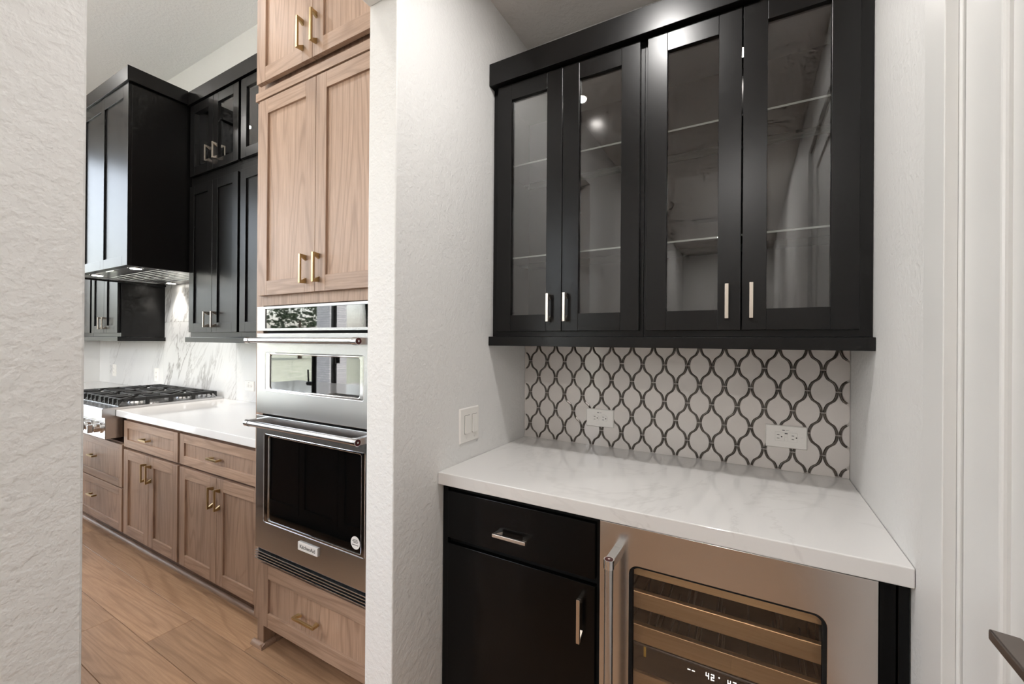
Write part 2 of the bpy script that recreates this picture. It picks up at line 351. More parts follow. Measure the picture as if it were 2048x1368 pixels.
def window(name, along, a0, a1, pos, n):
    o = bpy.data.objects.new(name, None); COL.objects.link(o); struct(o); o.location = (pos if along == 'y' else (a0+a1)/2, (a0+a1)/2 if along == 'y' else pos, .3)
    def B(m, u0, u1, p0, p1, z0, z1): m.box(p0, p1, u0, u1, z0, z1) if along == 'y' else m.box(u0, u1, p0, p1, z0, z1)
    m = MB(); z0, z1 = .10, 3.38; q0, q1 = pos-.07, pos-.01
    B(m, a0, a1, q0, q1, z0, z0+.06); B(m, a0, a1, q0, q1, z1-.06, z1)
    for i in range(n+1):
        c = a0+(a1-a0)*i/n; B(m, c-.035, c+.035, q0, q1, z0, z1)
    m.build('window_frame', 'black_metal', o)
    for i in range(n):
        c0 = a0+(a1-a0)*i/n+.03; c1 = a0+(a1-a0)*(i+1)/n-.03; m = MB(); B(m, c0, c1, pos-.045, pos-.039, z0+.05, z1-.05); m.build('pane', 'pane_glass', o)
window('window_1', 'y', -4.0, 1.16, WX, 4); window('window_2', 'x', -5.9, -1.7, WY, 4)
# floor with planks
fl = struct(box('floor', 'soil', WX-.1, XR+.12, -4.5, YB+.1, -.05, -.0125))
PW = .1918; first = {0: -2.722, 1: -2.375, 2: -1.94}; PL = 2.15
for k in range(-27, 7):
    y0 = .664+PW*k; y1 = y0+PW
    if y0 > YB: continue
    off = first.get(k, -2.7+((k*0.83) % PL)); xs = []; xx = off
    while xx > WX: xx -= PL
    while xx < XR+.1:
        a, b = max(xx, WX-.05), min(xx+PL, XR+.1); xx += PL
        if b-a < .05: continue
        MB().box(a+.0006, b-.0006, y0+.0006, min(y1, YB+.05)-.0006, -.0125, 0).build('plank', 'plank', fl, .0012, seg=1)

# ------------------------------------------------------------------ pantry: door in the right wall
m = MB(); ca = .093
m.box(XR-.018, XR, DY1-.003, DY1-.003+ca, 0, DZ+ca); m.box(XR-.018, XR, DY0+.003-ca, DY0+.003, 0, DZ+ca); m.box(XR-.018, XR, DY0+.003, DY1-.003, DZ, DZ+ca)
m.box(XR, XR+.10, DY1-.014, DY1, 0, DZ); m.box(XR, XR+.10, DY0, DY0+.014, 0, DZ); m.box(XR, XR+.10, DY0+.014, DY1-.014, DZ-.014, DZ)
struct(m.build('trim_1', 'trim_white', bevel=.0015), 'smooth white casing around the door beside the pantry counter')
d = bpy.data.objects.new('door_1', None); COL.objects.link(d); d.location = (XR+.02, (DY0+DY1)/2, 0); struct(d, 'white shaker door with a dark lever handle in the right wall')
a, b = DY0+.017, DY1-.017; st = .122; DX = XR+.002
m = MB(); m.box(DX, DX+.035, a, a+st, .01, DZ-.017); m.box(DX, DX+.035, b-st, b, .01, DZ-.017)
rails = [(.01, .25), (DZ-.017-.12, DZ-.017)]
for z0, z1 in rails: m.box(DX, DX+.035, a+st, b-st, z0, z1)
m.build('door_frame', 'trim_white', d, .006, seg=3)
for z0, z1 in ((.25, DZ-.137),): box('door_panel', 'trim_white', DX+.010, DX+.026, a+st-.005, b-st+.005, z0-.005, z1+.005, d)
lv = MB(); lz = 1.037; lx = XR-.055
lv.hexa([(lx, .575, lz-.006), (lx+.026, .575, lz-.006), (lx+.026, .575, lz+.007), (lx, .575, lz+.007)], [(lx, .7165, lz-.006), (lx+.026, .7115, lz-.006), (lx+.026, .7115, lz+.007), (lx, .7165, lz+.007)])
lev = lv.build('lever_handle', 'lever_bronze', d, .002)
MB().cyl((lx+.02, .655, lz), (DX, .655, lz), .010, n=20).build('neck', 'nickel', lev, smooth=True)
MB().cyl((DX-.007, .655, lz), (DX, .655, lz), .032, n=28).build('rose', 'lever_bronze', lev, smooth=True)

# ------------------------------------------------------------------ pantry: counter, base units, wine fridge
PF = 1.176
tag(MB().box(XL+.001, XR-.001, PF, YB-.001, .871, .914).build('countertop', 'quartz', None, .0025), 'white quartz countertop on the black pantry cabinets', 'countertop')
YD = 1.200
bc = thing('base_cabinet', 'black slab-front base cabinet with one drawer, left of wine fridge', 'cabinet', (-.66, 1.5, 0))
m = MB(); m.box(-.958, -.378, YD+.022, 1.83, .10, .869); m.box(-.958, -.378, 1.30, 1.83, 0, .10); m.build('body', 'gap_black', bc)
box('side_stile', 'black_slab', -.958, -.936, YD+.006, YD+.022, .02, .869, bc)
dr = box('drawer', 'black_slab', -.9325, -.3905, YD, YD+.020, .6805, .8455, bc, .0015); pull(dr, 'nickel', -.668, .745, YD, .122, False)
do = box('door', 'black_slab', -.9325, -.3905, YD, YD+.020, .105, .661, bc, .0015); pull(do, 'nickel', -.432, .561, YD, .128, True)
fp = thing('filler_panel', 'narrow black filler strips between wine fridge and right wall', 'panel', (.277, 1.3, 0))
box('strip', 'black_slab', .2515, .2805, YD+.006, YD+.5, 0, .869, fp, .001); box('strip', 'black_slab', .2825, .3015, YD+.003, YD+.5, 0, .869, fp, .001)

wf = thing('wine_fridge', 'stainless wine fridge with glass door and wooden racks under pantry counter', 'wine fridge', (-.06, 1.5, 0))
fx0, fx1, fz0, fz1 = -.3765, .2495, .10, .860
m = MB(); iy = YD+.045
m.box(fx0+.002, fx0+.03, iy, 1.80, .02, .868); m.box(fx1-.03, fx1-.002, iy, 1.80, .02, .868); m.box(fx0+.03, fx1-.03, 1.77, 1.80, .02, .868)
m.box(fx0+.03, fx1-.03, iy, 1.77, .838, .868); m.box(fx0+.03, fx1-.03, iy, 1.77, .02, .12); m.build('body', 'fridge_black', wf)
gx0, gx1, gz0, gz1 = -.292, .159, .19, .7535
dm = MB().ring(fx0, fx1, fz0, fz1, gx0, gx1, gz0, gz1, .026, YD, YD+.030).build('door', 'stainless_door', wf, .0012)
MB().ring(gx0-.001, gx1+.001, gz0-.001, gz1+.001, gx0+.007, gx1-.007, gz0+.007, gz1-.007, .021, YD+.006, YD+.030).build('gasket', 'gap_black', dm)
box('glass', 'fridge_glass', gx0+.002, gx1-.002, YD+.016, YD+.020, gz0+.002, gz1-.002, dm)
hx, hy = -.3265, 1.122
hd_ = MB().cyl((hx, hy, .20), (hx, hy, .782), .0118, n=24).build('handle', 'stainless', dm, smooth=True)
for z0, z1, s in ((.770, .794, 1), (.190, .214, -1)):
    MB().cyl((hx, hy, z0), (hx, hy, z1), .0140, n=28).build('end_cap', 'chrome', hd_, smooth=True)
    zz = (z0+z1)/2; MB().hexa([(hx-.012, hy, zz-.011), (hx+.012, hy, zz-.011), (hx+.012, hy, zz+.011), (hx-.012, hy, zz+.011)], [(hx-.010, YD+.001, zz-.016), (hx+.014, YD+.001, zz-.016), (hx+.014, YD+.001, zz+.012), (hx-.010, YD+.001, zz+.012)]).build('bracket', 'stainless', hd_, .002)
MB().cyl((hx, hy, .794), (hx, hy, .7946), .0115, n=24).build('medallion', 'red_enamel', hd_)
MB().cyl((hx, hy, .7946), (hx, hy, .7950), .0035, n=16).build('medallion_dot', 'chrome', hd_)
for z0, z1 in ((.709, .755), (.6145, .660), (.5175, .566), (.384, .430), (.290, .336), (.196, .242)):
    rk = box('rack', 'maple_shelf', gx0-.02, gx1+.02, YD+.040, YD+.058, z0, z1, wf, .001)
    m = MB()
    for i in range(7): xx = gx0-.01+i*.076; m.box(xx-.003, xx+.003, YD+.058, 1.74, (z0+z1)/2-.003, (z0+z1)/2+.003)
    m.build('rack_wire', 'black_metal', rk)
box('added_led_strip', 'puck_lens', gx0, gx1, YD+.034, YD+.038, .8335, .8375, wf)  # strip and its lamp are added to brighten the racks
l = bpy.data.lights.new('lamp', 'AREA'); l.shape = 'RECTANGLE'; l.size = .42; l.size_y = .006; l.energy = .55; l.color = (1, .93, .84)
lo = bpy.data.objects.new('lamp', l); COL.objects.link(lo); lo.location = ((gx0+gx1)/2, YD+.0325, .832); put(lo, wf)
ct = box('control_strip', 'fridge_black', gx0-.02, gx1+.02, YD+.034, YD+.060, .440, .516, wf, .004)
box('warning_tape', 'yellow_tape', -.2570, -.2505, YD+.0332, YD+.034, .486, .514, ct)
def seg7(n, x, z, h, dx):
    m = MB(); w_ = h*.5; t = h*.13
    S = {'a': (0, h-t, w_, h), 'b': (w_-t, h/2, w_, h), 'c': (w_-t, 0, w_, h/2), 'd': (0, 0, w_, t), 'e': (0, 0, t, h/2), 'f': (0, h/2, t, h), 'g': (0, h/2-t/2, w_, h/2+t/2)}
    for i, ch in enumerate(n):
        for k in {'4': 'fgbc', '2': 'abged', '-': 'g'}[ch]:
            q = S[k]; ox = x+i*dx; m.box(ox+q[0], ox+q[2], YD+.0328, YD+.034, z+q[1], z+q[3])
    return m
seg7('--', -.141, .488, .015, .011).build('display_digits', 'digit', ct); seg7('42', -.096, .488, .016, .0125).build('display_digits', 'digit', ct); seg7('42', -.0445, .488, .016, .0125).build('display_digits', 'digit', ct)
box('display_dot', 'digit', -.0655, -.0625, YD+.0328, YD+.034, .500, .503, ct)

# ------------------------------------------------------------------ pantry: upper glass cabinets
UY = 1.515; uz0, uz1 = 1.400, 2.452
def glass_cab(x0, x1, doors, label, hx):
    t = thing('wall_cabinet', label, 'cabinet', ((x0+x1)/2, 1.68, uz0), 'black glass-door cabinets above the pantry counter')
    m = MB(); s = .018; yf = UY+.041
    m.box(x0, x0+s, yf, YB-.001, uz0, uz1); m.box(x1-s, x1, yf, YB-.001, uz0, uz1)
    m.box(x0+s, x1-s, yf, YB-.001, uz0, uz0+.030); m.box(x0+s, x1-s, yf, YB-.001, uz1-s, uz1); m.box(x0+s, x1-s, YB-.009, YB-.001, uz0+.03, uz1-s)
    m.build('body', 'black_paint', t)
    m = MB(); fr = .030; y0, y1 = UY+.021, UY+.041
    m.box(x0, x0+fr, y0, y1, uz0, uz1); m.box(x1-fr, x1, y0, y1, uz0, uz1); m.box(x0+fr, x1-fr, y0, y1, uz0, uz0+.030); m.box(x0+fr, x1-fr, y0, y1, uz1-.03, uz1)
    m.build('face_frame', 'black_paint', t)
    for (a, b), h in zip(doors, hx):
        shaker(t, 'door', a, b, 1.421, 2.446, UY, BLK, fr=.066, pane='pane_glass', handle=(h, 1.512, .110, True), hmat='nickel')
    for z in (2.126, 1.735):
        sh = box('glass_shelf', 'shelf_glass', x0+s+.002, x1-s-.002, yf+.006, YB-.012, z-.006, z, t)
        box('painted_lit_edge', 'lit_edge_paint', x0+s+.002, x1-s-.002, yf+.0045, yf+.006, z-.006, z, sh); box('painted_lit_edge', 'lit_edge_paint', x0+s+.002, x1-s-.002, YB-.012, YB-.0105, z-.006, z, sh)  # pale strips paint the light caught in the glass edges
        m = MB()
        for px in (x0+s, x1-s):
            for py in (yf+.04, YB-.05):
                sg = 1 if px < (x0+x1)/2 else -1; m.cyl((px, py, z-.010), (px+sg*.014, py, z-.010), .004, n=10)
        m.build('shelf_pin', 'nickel', sh)
    return t
glass_cab(-.9595, -.329, ((-.9285, -.6360), (-.6335, -.3410)), 'left black cabinet of the pair above pantry counter, glass doors', (-.684, -.6145))
glass_cab(-.327, .3025, ((-.3155, -.0250), (-.0210, .2700)), 'right black cabinet of the pair above pantry counter, glass doors', (-.0630, .0045))
tag(MB().box(XL+.0005, XR-.0005, 1.494, YB-.001, 2.447+.006, 2.5455).build('crown_trim', 'black_paint', None, .0015), 'flat black crown board along the top of pantry wall cabinets', 'moulding')
tag(MB().box(XL+.0005, XR-.0005, 1.502, YB-.001, 1.3605, 1.3985).build('light_rail', 'black_paint', None, .0015), 'black rail along the bottom of pantry wall cabinets', 'moulding')
for x0, lab in ((-.640, 'round puck light inside the left pantry glass cabinet'), (-.026, 'round puck light inside the right pantry glass cabinet')):
    t = thing('puck_light', lab, 'cabinet light', (x0, 1.72, uz1-.018), 'puck lights inside the pantry cabinets')
    zt = uz1-.018; MB().cyl((x0, 1.72, zt-.011), (x0, 1.72, zt), .032, n=32).build('housing', 'nickel', t, smooth=True)
    MB().cyl((x0, 1.72, zt-.0125), (x0, 1.72, zt-.011), .026, n=32).build('lens', 'puck_lens', t)
    l = bpy.data.lights.new('lamp', 'AREA'); l.shape = 'DISK'; l.size = .05; l.energy = PUCK_W; l.color = (1, .94, .88)
    lo = bpy.data.objects.new('lamp', l); COL.objects.link(lo); lo.location = (x0, 1.72, zt-.016); put(lo, t)

# ------------------------------------------------------------------ pantry: lantern tile backsplash
bs = thing('tile_backsplash', 'white lantern-shaped tiles with dark curved pencil lines above pantry counter', 'backsplash', ((XL+XR)/2, YB, .914))
TX0, TX1, TZ0, TZ1 = XL+.001, XR-.001, .9145, 1.3600
box('grout_bed', 'grout', TX0, TX1, YB-.004, YB-.0005, TZ0, TZ1, bs)
W, PZ, CX0, CZ0 = .0889, .1504, -.8835, 1.2857
LS = .0042   # half width of a liner
def clip(poly):
    for ax, lim, sg in ((0, TX0, 1), (0, TX1, -1), (1, TZ0, 1), (1, TZ1, -1)):
        out = []
        for i in range(len(poly)):
            p, q = poly[i-1], poly[i]; dp, dq = (p[ax]-lim)*sg, (q[ax]-lim)*sg
            if (dp >= 0) != (dq >= 0):
                t = dp/(dp-dq); out.append((p[0]+(q[0]-p[0])*t, p[1]+(q[1]-p[1])*t))
            if dq >= 0: out.append(q)
        poly = out
        if not poly: return poly
    return poly
NS = 12
def wave(u): # 1 at waist, 0 at tip; slightly fuller than a cosine
    cc = math.cos(math.pi*u); return .5*(1+math.copysign(abs(cc)**.58, cc))
for par in (0, 1):
    for i in range(-2, 16):
        for j in range(-2, 5):
            cx = CX0+W*(i+par*.5); cz = CZ0-PZ*(j+par*.5)
            R_ = [(cx+max((W/2-2*LS-.0010)*wave(abs(k)/NS)+.0, .0003), cz+PZ/2*k/NS*.97) for k in range(-NS, NS+1)]
            L_ = [(2*cx-p[0], p[1]) for p in reversed(R_)]
            pg = clip(R_+L_)
            if len(pg) >= 3:
                o = MB().prism([(p[0], p[1]) for p in pg], 'y', YB-.0085, YB-.004).build('tile', 'tile_white', bs, .0012, seg=1)
            for sg in (-1, 1):
                for half in (-1, 1):
                    pts = []
                    for k in range(0, 11):
                        u = .03+.94*k/10
                        pts.append((cx+sg*((W/2-2*LS)*wave(u)+LS), cz+half*PZ/2*u))
                    # one strip per side of each lattice-0 tile, shared by its neighbours
                    if par == 1: continue
                    for c_pts in (pts,):
                        pp = [p for p in c_pts if TX0+LS < p[0] < TX1-LS and TZ0+.001 < p[1] < TZ1-.001]
                        if len(pp) < 2: continue
                        m = MB(); vs = []; fs = []
                        for a_, p in enumerate(pp):
                            q0 = pp[max(a_-1, 0)]; q1 = pp[min(a_+1, len(pp)-1)]; tx, tz = q1[0]-q0[0], q1[1]-q0[1]; ln = math.hypot(tx, tz); nx, nz = tz/ln, -tx/ln
                            for off, yy in ((-LS, YB-.004), (-LS*.72, YB-.0098), (0, YB-.0112), (LS*.72, YB-.0098), (LS, YB-.004)): vs.append((p[0]+nx*off, yy, p[1]+nz*off))
                        for a_ in range(len(pp)-1):
                            for e_ in range(4): fs.append((a_*5+e_, a_*5+e_+1, a_*5+e_+6, a_*5+e_+5))
                        fs += [(0, 1, 2, 3, 4), tuple(len(vs)-5+e_ for e_ in range(5))]
                        m.add(vs, fs).build('pencil_liner', 'pencil_liner', bs, smooth=False)

# ------------------------------------------------------------------ outlets and switch
def outlet(x, z, y, label, w_=.126, h_=.080, gfci=False, group=None, vertical=False):
    t = thing('power_outlet', label, 'outlet', (x, y, z), group)
    m = MB(); 
    m.hexa([(x-w_/2, y, z-h_/2), (x+w_/2, y, z-h_/2), (x+w_/2, y, z+h_/2), (x-w_/2, y, z+h_/2)], [(x-w_/2+.003, y-.006, z-h_/2+.003), (x+w_/2-.003, y-.006, z-h_/2+.003), (x+w_/2-.003, y-.006, z+h_/2-.003), (x-w_/2+.003, y-.006, z+h_/2-.003)])
    pl = m.build('plate', 'white_plastic', t, .0008); yy = y-.006
    ln = MB()
    if gfci:
        fc = box('receptacle', 'white_plastic', x-.034, x+.034, yy-.0022, yy, z-.0165, z+.0165, t, .0006)
        sl_ = MB()
        for s in (-1, 1):
            for q in (-1, 1): sl_.box(x+s*.0225-.0038-.002, x+s*.0225+.0038-.002, yy-.0028, yy-.0020, z+q*.0062-.0010, z+q*.0062+.0010)
            sl_.cyl((x+s*.0225+.0085, yy-.0028, z), (x+s*.0225+.0085, yy-.0020, z), .0024, n=12)
        sl_.build('slot', 'slot_dark', fc)
        box('test_button', 'white_plastic', x-.0045, x+.0045, yy-.0034, yy-.0018, z+.0008, z+.0105, fc, .0004); box('test_button', 'white_plastic', x-.0045, x+.0045, yy-.0034, yy-.0018, z-.0145, z-.0008, fc, .0004)
        box('indicator', 'slot_dark', x-.0045, x+.0045, yy-.003, yy-.0018, z+.0115, z+.0140, fc)
        for s in (-1, 1): MB().cyl((x+s*.0485, yy-.0012, z), (x+s*.0485, yy, z), .0030, n=14).build('screw', 'white_plastic', t)
    else:
        for s in (-1, 1):
            cx, cz = (x, z+s*.0195) if vertical else (x+s*.0195, z)
            fc = MB().cyl((cx, yy-.0020, cz), (cx, yy, cz), .0165, n=28).build('receptacle', 'white_plastic', t, .0006)
            sl_ = MB()
            for q in (-1, 1):
                if vertical: sl_.box(cx+q*.0062-.0010, cx+q*.0062+.0010, yy-.0026, yy-.0018, cz+.002-.0038, cz+.002+.0038)
                else: sl_.box(cx-.0035-.0038, cx-.0035+.0038, yy-.0026, yy-.0018, cz+q*.0062-.0010, cz+q*.0062+.0010)
            gx, gz = (cx, cz-.0085) if vertical else (cx+.0085, cz)
            sl_.cyl((gx, yy-.0026, gz), (gx, yy-.0018, gz), .0024, n=12); sl_.build('slot', 'slot_dark', fc)
        MB().cyl((x, yy-.0010, z), (x, yy, z), .0026, n=14).build('screw', 'white_plastic', t)
    if not vertical:
        m = MB(); m.box(x-.012, x-.004, yy-.0002, yy, z+.0225, z+.0250); m.box(x-.001, x+.008, yy-.0002, yy, z+.0232, z+.0240); m.build('print', 'slot_dark', t)
    return t
outlet(-.5775, 1.0405, YB-.0095, 'white double-round outlet on the lantern tiles, left of pair')
outlet(.1185, 1.0390, YB-.0095, 'white rectangular outlet with test buttons on the lantern tiles', gfci=True, w_=.129, h_=.083)
sw = thing('light_switch', 'white double rocker switch plate on wall left of pantry counter', 'switch', (XL, 1.364, 1.052))
y0, y1, z0, z1 = 1.2995, 1.4285, .9835, 1.1200
m = MB(); m.hexa([(XL, y0, z0), (XL, y1, z0), (XL, y1, z1), (XL, y0, z1)], [(XL+.006, y0+.004, z0+.004), (XL+.006, y1-.004, z0+.004), (XL+.006, y1-.004, z1-.004), (XL+.006, y0+.004, z1-.004)]); m.build('plate', 'white_plastic', sw, .001)
for c in (1.3455, 1.3945):
    box('rocker_recess', 'slot_dark', XL+.0055, XL+.0063, c-.0168, c+.0168, 1.0185, 1.0905, sw)
    MB().hexa([(XL+.006, c-.0158, 1.020), (XL+.006, c+.0158, 1.020), (XL+.006, c+.0158, 1.0895), (XL+.006, c-.0158, 1.0895)], [(XL+.0120, c-.0158, 1.020), (XL+.0120, c+.0158, 1.020), (XL+.0075, c+.0158, 1.0895), (XL+.0075, c-.0158, 1.0895)]).build('rocker', 'white_plastic', sw, .0006)
    for zz in (1.104, 1.0): MB().cyl((XL+.006, c, zz), (XL+.0068, c, zz), .0028, n=12).build('screw', 'white_plastic', sw)

# ------------------------------------------------------------------ pantry ceiling
spot_can('recessed_downlight', 'round recessed ceiling light in front of pantry cabinets', -.33, .92, PC, CAN_PANTRY, 'pantry ceiling lights')
spot_can('recessed_downlight', 'round recessed ceiling light beside the door in the pantry hall', -.09, -1.15, PC, CAN_PANTRY*1.5, 'pantry ceiling lights')
spot_can('recessed_downlight', 'round recessed ceiling light at the rear of the pantry hall', -.33, -3.3, PC, CAN_PANTRY, 'pantry ceiling lights')
vt = thing('ceiling_vent', 'white louvred air vent in the pantry hall ceiling', 'vent', (-.474, -2.39, PC))
MB().ring(-.60, -.35, -2.47, -2.31, -.58, -.37, -2.45, -2.33, .002, 0, .006).build('vent_frame', 'trim_white', None)
vf = bpy.data.objects['vent_frame']; vf.data.transform(Matrix.Rotation(-math.pi/2, 4, 'X')); vf.data.transform(Matrix.Scale(-1, 4, (0, 1, 0))) if max(v.co.y for v in vf.data.vertices) > 0 else None
vf.data.transform(Matrix.Translation((0, 0, PC-.007))); put(vf, vt)
box('backing', 'slot_dark', -.58, -.37, -2.45, -2.33, PC-.0015, PC-.0005, vt)
for i in range(8): box('slat', 'trim_white', -.58, -.37, -2.444+i*.0148, -2.437+i*.0148, PC-.006, PC-.002, vt)

# ------------------------------------------------------------------ kitchen: base cabinets
KF, DF, FF = 1.121, 1.145, 1.166     # counter front, door fronts, face frames
def oak_base(x0, x1, label, drawers, doors, group='oak base cabinets along the kitchen wall'):
    t = thing('base_cabinet', label, 'cabinet', ((x0+x1)/2, 1.45, 0), group)
    m = MB(); m.box(x0, x1, FF, KB-.002, .105, .868); m.box(x0, x1, FF+.055, KB-.002, 0, .105); m.build('body', 'oak_dark_gap', t)
    for a, b, z0, z1, hx, hz in drawers: shaker(t, 'drawer', a, b, z0, z1, DF, OAK, fr=.048, handle=(hx, hz, .100, False))
    for a, b, z0, z1, hx, hz in doors: shaker(t, 'door', a, b, z0, z1, DF, OAK, fr=.062, handle=(hx, hz, .110, True))
    return t
oak_base(-3.548, -2.789, 'oak base cabinet beside the rangetop, one drawer over two doors', [(-3.524, -2.803, .680, .849, -3.185, .762)], [(-3.524, -3.168, .118, .663, -3.2, .563), (-3.165, -2.803, .118, .663, -3.135, .563)])
oak_base(-2.789, -1.970, 'oak base cabinet beside the oven tower, one drawer over two doors', [(-2.778, -1.985, .680, .849, -2.385, .762)], [(-2.778, -2.386, .118, .663, -2.417, .561), (-2.383, -1.985, .118, .663, -2.352, .561)])
oak_base(-4.505, -3.550, 'wide oak drawer base under the rangetop', [(-4.485, -3.553, .405, .684, -4.02, .556), (-4.485, -3.553, .118, .398, -4.02, .28)], []).children[0].data
bpy.data.objects.remove([c for c in bpy.data.objects if c.get('label') == 'wide oak drawer base under the rangetop'][0].children[0])
t = [c for c in bpy.data.objects if c.get('label') == 'wide oak drawer base under the rangetop'][0]
m = MB(); m.box(-4.505, -3.550, FF, KB-.002, .105, .690); m.box(-4.505, -3.550, FF+.055, KB-.002, 0, .105); m.build('body', 'oak_dark_gap', t)
oak_base(-6.075, -4.507, 'long oak base cabinet on the far side of the rangetop', [(-6.06, -5.295, .680, .849, -5.68, .762), (-5.285, -4.52, .680, .849, -4.9, .762)], [(-6.06, -5.68, .118, .663, -5.71, .56), (-5.677, -5.295, .118, .663, -5.65, .56), (-5.285, -4.905, .118, .663, -4.94, .56), (-4.902, -4.52, .118, .663, -4.87, .56)])
def qround(m, x0, x1, y, r=.019, n=6):
    pts = [(y, 0), (y, r)]+[(y-r*math.sin(math.pi/2*i/n), r*math.cos(math.pi/2*i/n)) for i in range(1, n+1)]
    return m.prism(pts, 'x', x0, x1)
struct(qround(MB(), -6.07, -1.968, FF+.0545).build('trim_2', 'oak_horizontal', smooth=True), 'oak quarter-round along the foot of the base cabinets')
tag(MB().box(-3.578, -1.968, KF, KB-.001, .874, .914).build('countertop', 'quartz', None, .002), 'white quartz countertop between rangetop and oven tower', 'countertop')
tag(MB().box(KLX+.001, -4.512, KF, KB-.001, .874, .914).build('countertop', 'quartz', None, .002), 'white quartz countertop on the far side of the rangetop', 'countertop')

# ------------------------------------------------------------------ kitchen: marble backsplash
mb = thing('marble_backsplash', 'large veined white marble tiles behind the rangetop', 'backsplash', (-4.0, KB, .914))
xs = [-6.079, -5.808, -4.5965, -3.409, -2.22, -1.97]
for a, b in zip(xs[:-1], xs[1:]):
    for z0, z1 in ((.9145, 1.5235), (1.5255, 1.90)):
        if z1 > 1.6 and not (-4.7 < a < -3.3): 
            if a < -4.7 or a > -3.3: continue
        box('marble_tile', 'marble', a+.001, b-.001, KB-.009, KB-.0005, z0, z1, mb, .0006)
outlet(-3.219, 1.033, KB-.0095, 'white outlet on the marble tiles beside the oven tower', w_=.122, h_=.076)
outlet(-4.728, 1.047, KB-.0095, 'white outlet on the marble tiles behind the rangetop', w_=.080, h_=.122, vertical=True)
outlet(-5.678, 1.050, KB-.0095, 'white outlet on the marble tiles nearest the kitchen corner', w_=.080, h_=.122, vertical=True)

# ------------------------------------------------------------------ kitchen: oven tower
TX0_, TX1_, TF, TD = -1.9660, -1.0845, 1.105, 1.085
tw = thing('oven_tower_cabinet', 'tall pale oak tower cabinet built around the steel wall oven', 'cabinet', (-1.525, 1.45, 0))
OZ0, OZ1 = .405, 1.530      # oven cut-out
m = MB(); yb = KB-.002
m.box(TX0_, TX0_+.055, TF, yb, .115, 3.08); m.box(TX1_-.055, TX1_, TF, yb, .115, 3.08); m.box(TX0_+.055, TX1_-.055, TF, yb, OZ1, 3.08); m.box(TX0_+.055, TX1_-.055, TF, yb, .115, OZ0)
m.build('body', 'oak_vertical', tw, .001)
m = MB(); m.box(TX0_+.028, TX0_+.075, TF, TF+.022, 0, .115); m.box(TX1_-.075, TX1_-.02, TF, TF+.022, 0, .115); m.box(TX0_+.03, TX1_-.02, TF+.12, yb, 0, .115); m.box(TX0_+.053, TX0_+.075, TF+.02, TF+.12, 0, .115); m.build('plinth', 'oak_vertical', tw, .001)
q = MB(); qround(q, TX0_+.005, TX0_+.075+.016, TF); qround(q, TX0_+.075, TX1_-.07, TF+.12)
r_ = .019; q.prism([(TX0_+.075, 0), (TX0_+.075, r_)]+[(TX0_+.075+r_*math.sin(math.pi/2*i/6), r_*math.cos(math.pi/2*i/6)) for i in range(1, 7)], 'y', TF-.0185, TF+.12)
q.build('shoe_moulding', 'oak_horizontal', tw)
ts = -1.5255
shaker(tw, 'drawer', -1.889, -1.150, .118, .392, TD, OAK, fr=.062, handle=(-1.546, .248, .135, False))
shaker(tw, 'door', -1.921, ts-.001, 1.574, 2.4435, TD, OAK, fr=.064, handle=(-1.583, 1.668, .118, True)); shaker(tw, 'door', ts+.001, -1.130, 1.574, 2.4435, TD, OAK, fr=.064, handle=(-1.5005, 1.668, .118, True))
shaker(tw, 'door', -1.912, ts-.001, 2.508, 3.06, TD-.018, OAK, fr=.064, handle=(-1.586, 2.615, .128, True)); shaker(tw, 'door', ts+.001, -1.130, 2.508, 3.06, TD-.018, OAK, fr=.064, handle=(-1.5005, 2.615, .128, True))
box('shelf_moulding', 'oak_horizontal', -1.944, TX1_, TD-.004, TF, 2.4475, 2.484, tw, .001)

# ------------------------------------------------------------------ kitchen: wall oven
OY = 1.070; ovx0, ovx1 = -1.899, -1.153
ov = thing('wall_oven', 'stainless microwave and oven combination set in the oak tower', 'oven', (-1.526, 1.4, .41))
box('chassis', 'gap_black', -1.868, -1.184, 1.10, 1.65, .42, 1.51, ov)
cp = MB().ring(ovx0, ovx1, 1.4165, 1.5225, ovx0+.060, ovx1-.045, 1.4275, 1.5115, .003, OY, OY+.035).build('control_panel', 'stainless', ov, .001)
box('control_glass', 'oven_mirror_glass', ovx0+.057, ovx1-.042, OY+.004, OY+.010, 1.4245, 1.5145, cp)
def oven_handle(par, z):
    hb = MB().cyl((-1.853, 1.012, z), (-1.199, 1.012, z), .0118, n=24).build('handle', 'stainless', par, smooth=True)
    for a, b, e in ((-1.871, -1.846, -1.871), (-1.206, -1.181, -1.181)):
        MB().cyl((a, 1.012, z), (b, 1.012, z), .0140, n=28).build('end_cap', 'chrome', hb, smooth=True)
        MB().hexa([(a+.001, 1.012, z-.0125), (b-.001, 1.012, z-.0125), (b-.001, 1.012, z+.0125), (a+.001, 1.012, z+.0125)], [(a+.001, OY+.002, z-.0125), (b-.001, OY+.002, z-.0125), (b-.001, OY+.002, z+.0125), (a+.001, OY+.002, z+.0125)]).build('bracket', 'stainless', hb, .001)
    MB().cyl((-1.1812, 1.012, z), (-1.1803, 1.012, z), .0118, n=24).build('medallion', 'red_enamel', hb)
    MB().cyl((-1.1803, 1.012, z), (-1.1798, 1.012, z), .0035, n=16).build('medallion_dot', 'chrome', hb)
def oven_door(name, z0, z1, gx0, gx1, gz0, gz1, hz, gm):
    dd = MB().ring(ovx0, ovx1, z0, z1, gx0, gx1, gz0, gz1, .008, OY, OY+.035).build(name, 'stainless', ov, .0015)
    MB().ring(gx0-.0005, gx1+.0005, gz0-.0005, gz1+.0005, gx0+.030, gx1-.022, gz0+.009, gz1-.009, .010, OY+.001, OY+.014).build('window_bezel', 'chrome', dd, .003)
    box('window_glass', gm, gx0+.026, gx1-.018, OY+.006, OY+.012, gz0+.006, gz1-.006, dd); oven_handle(dd, hz); return dd
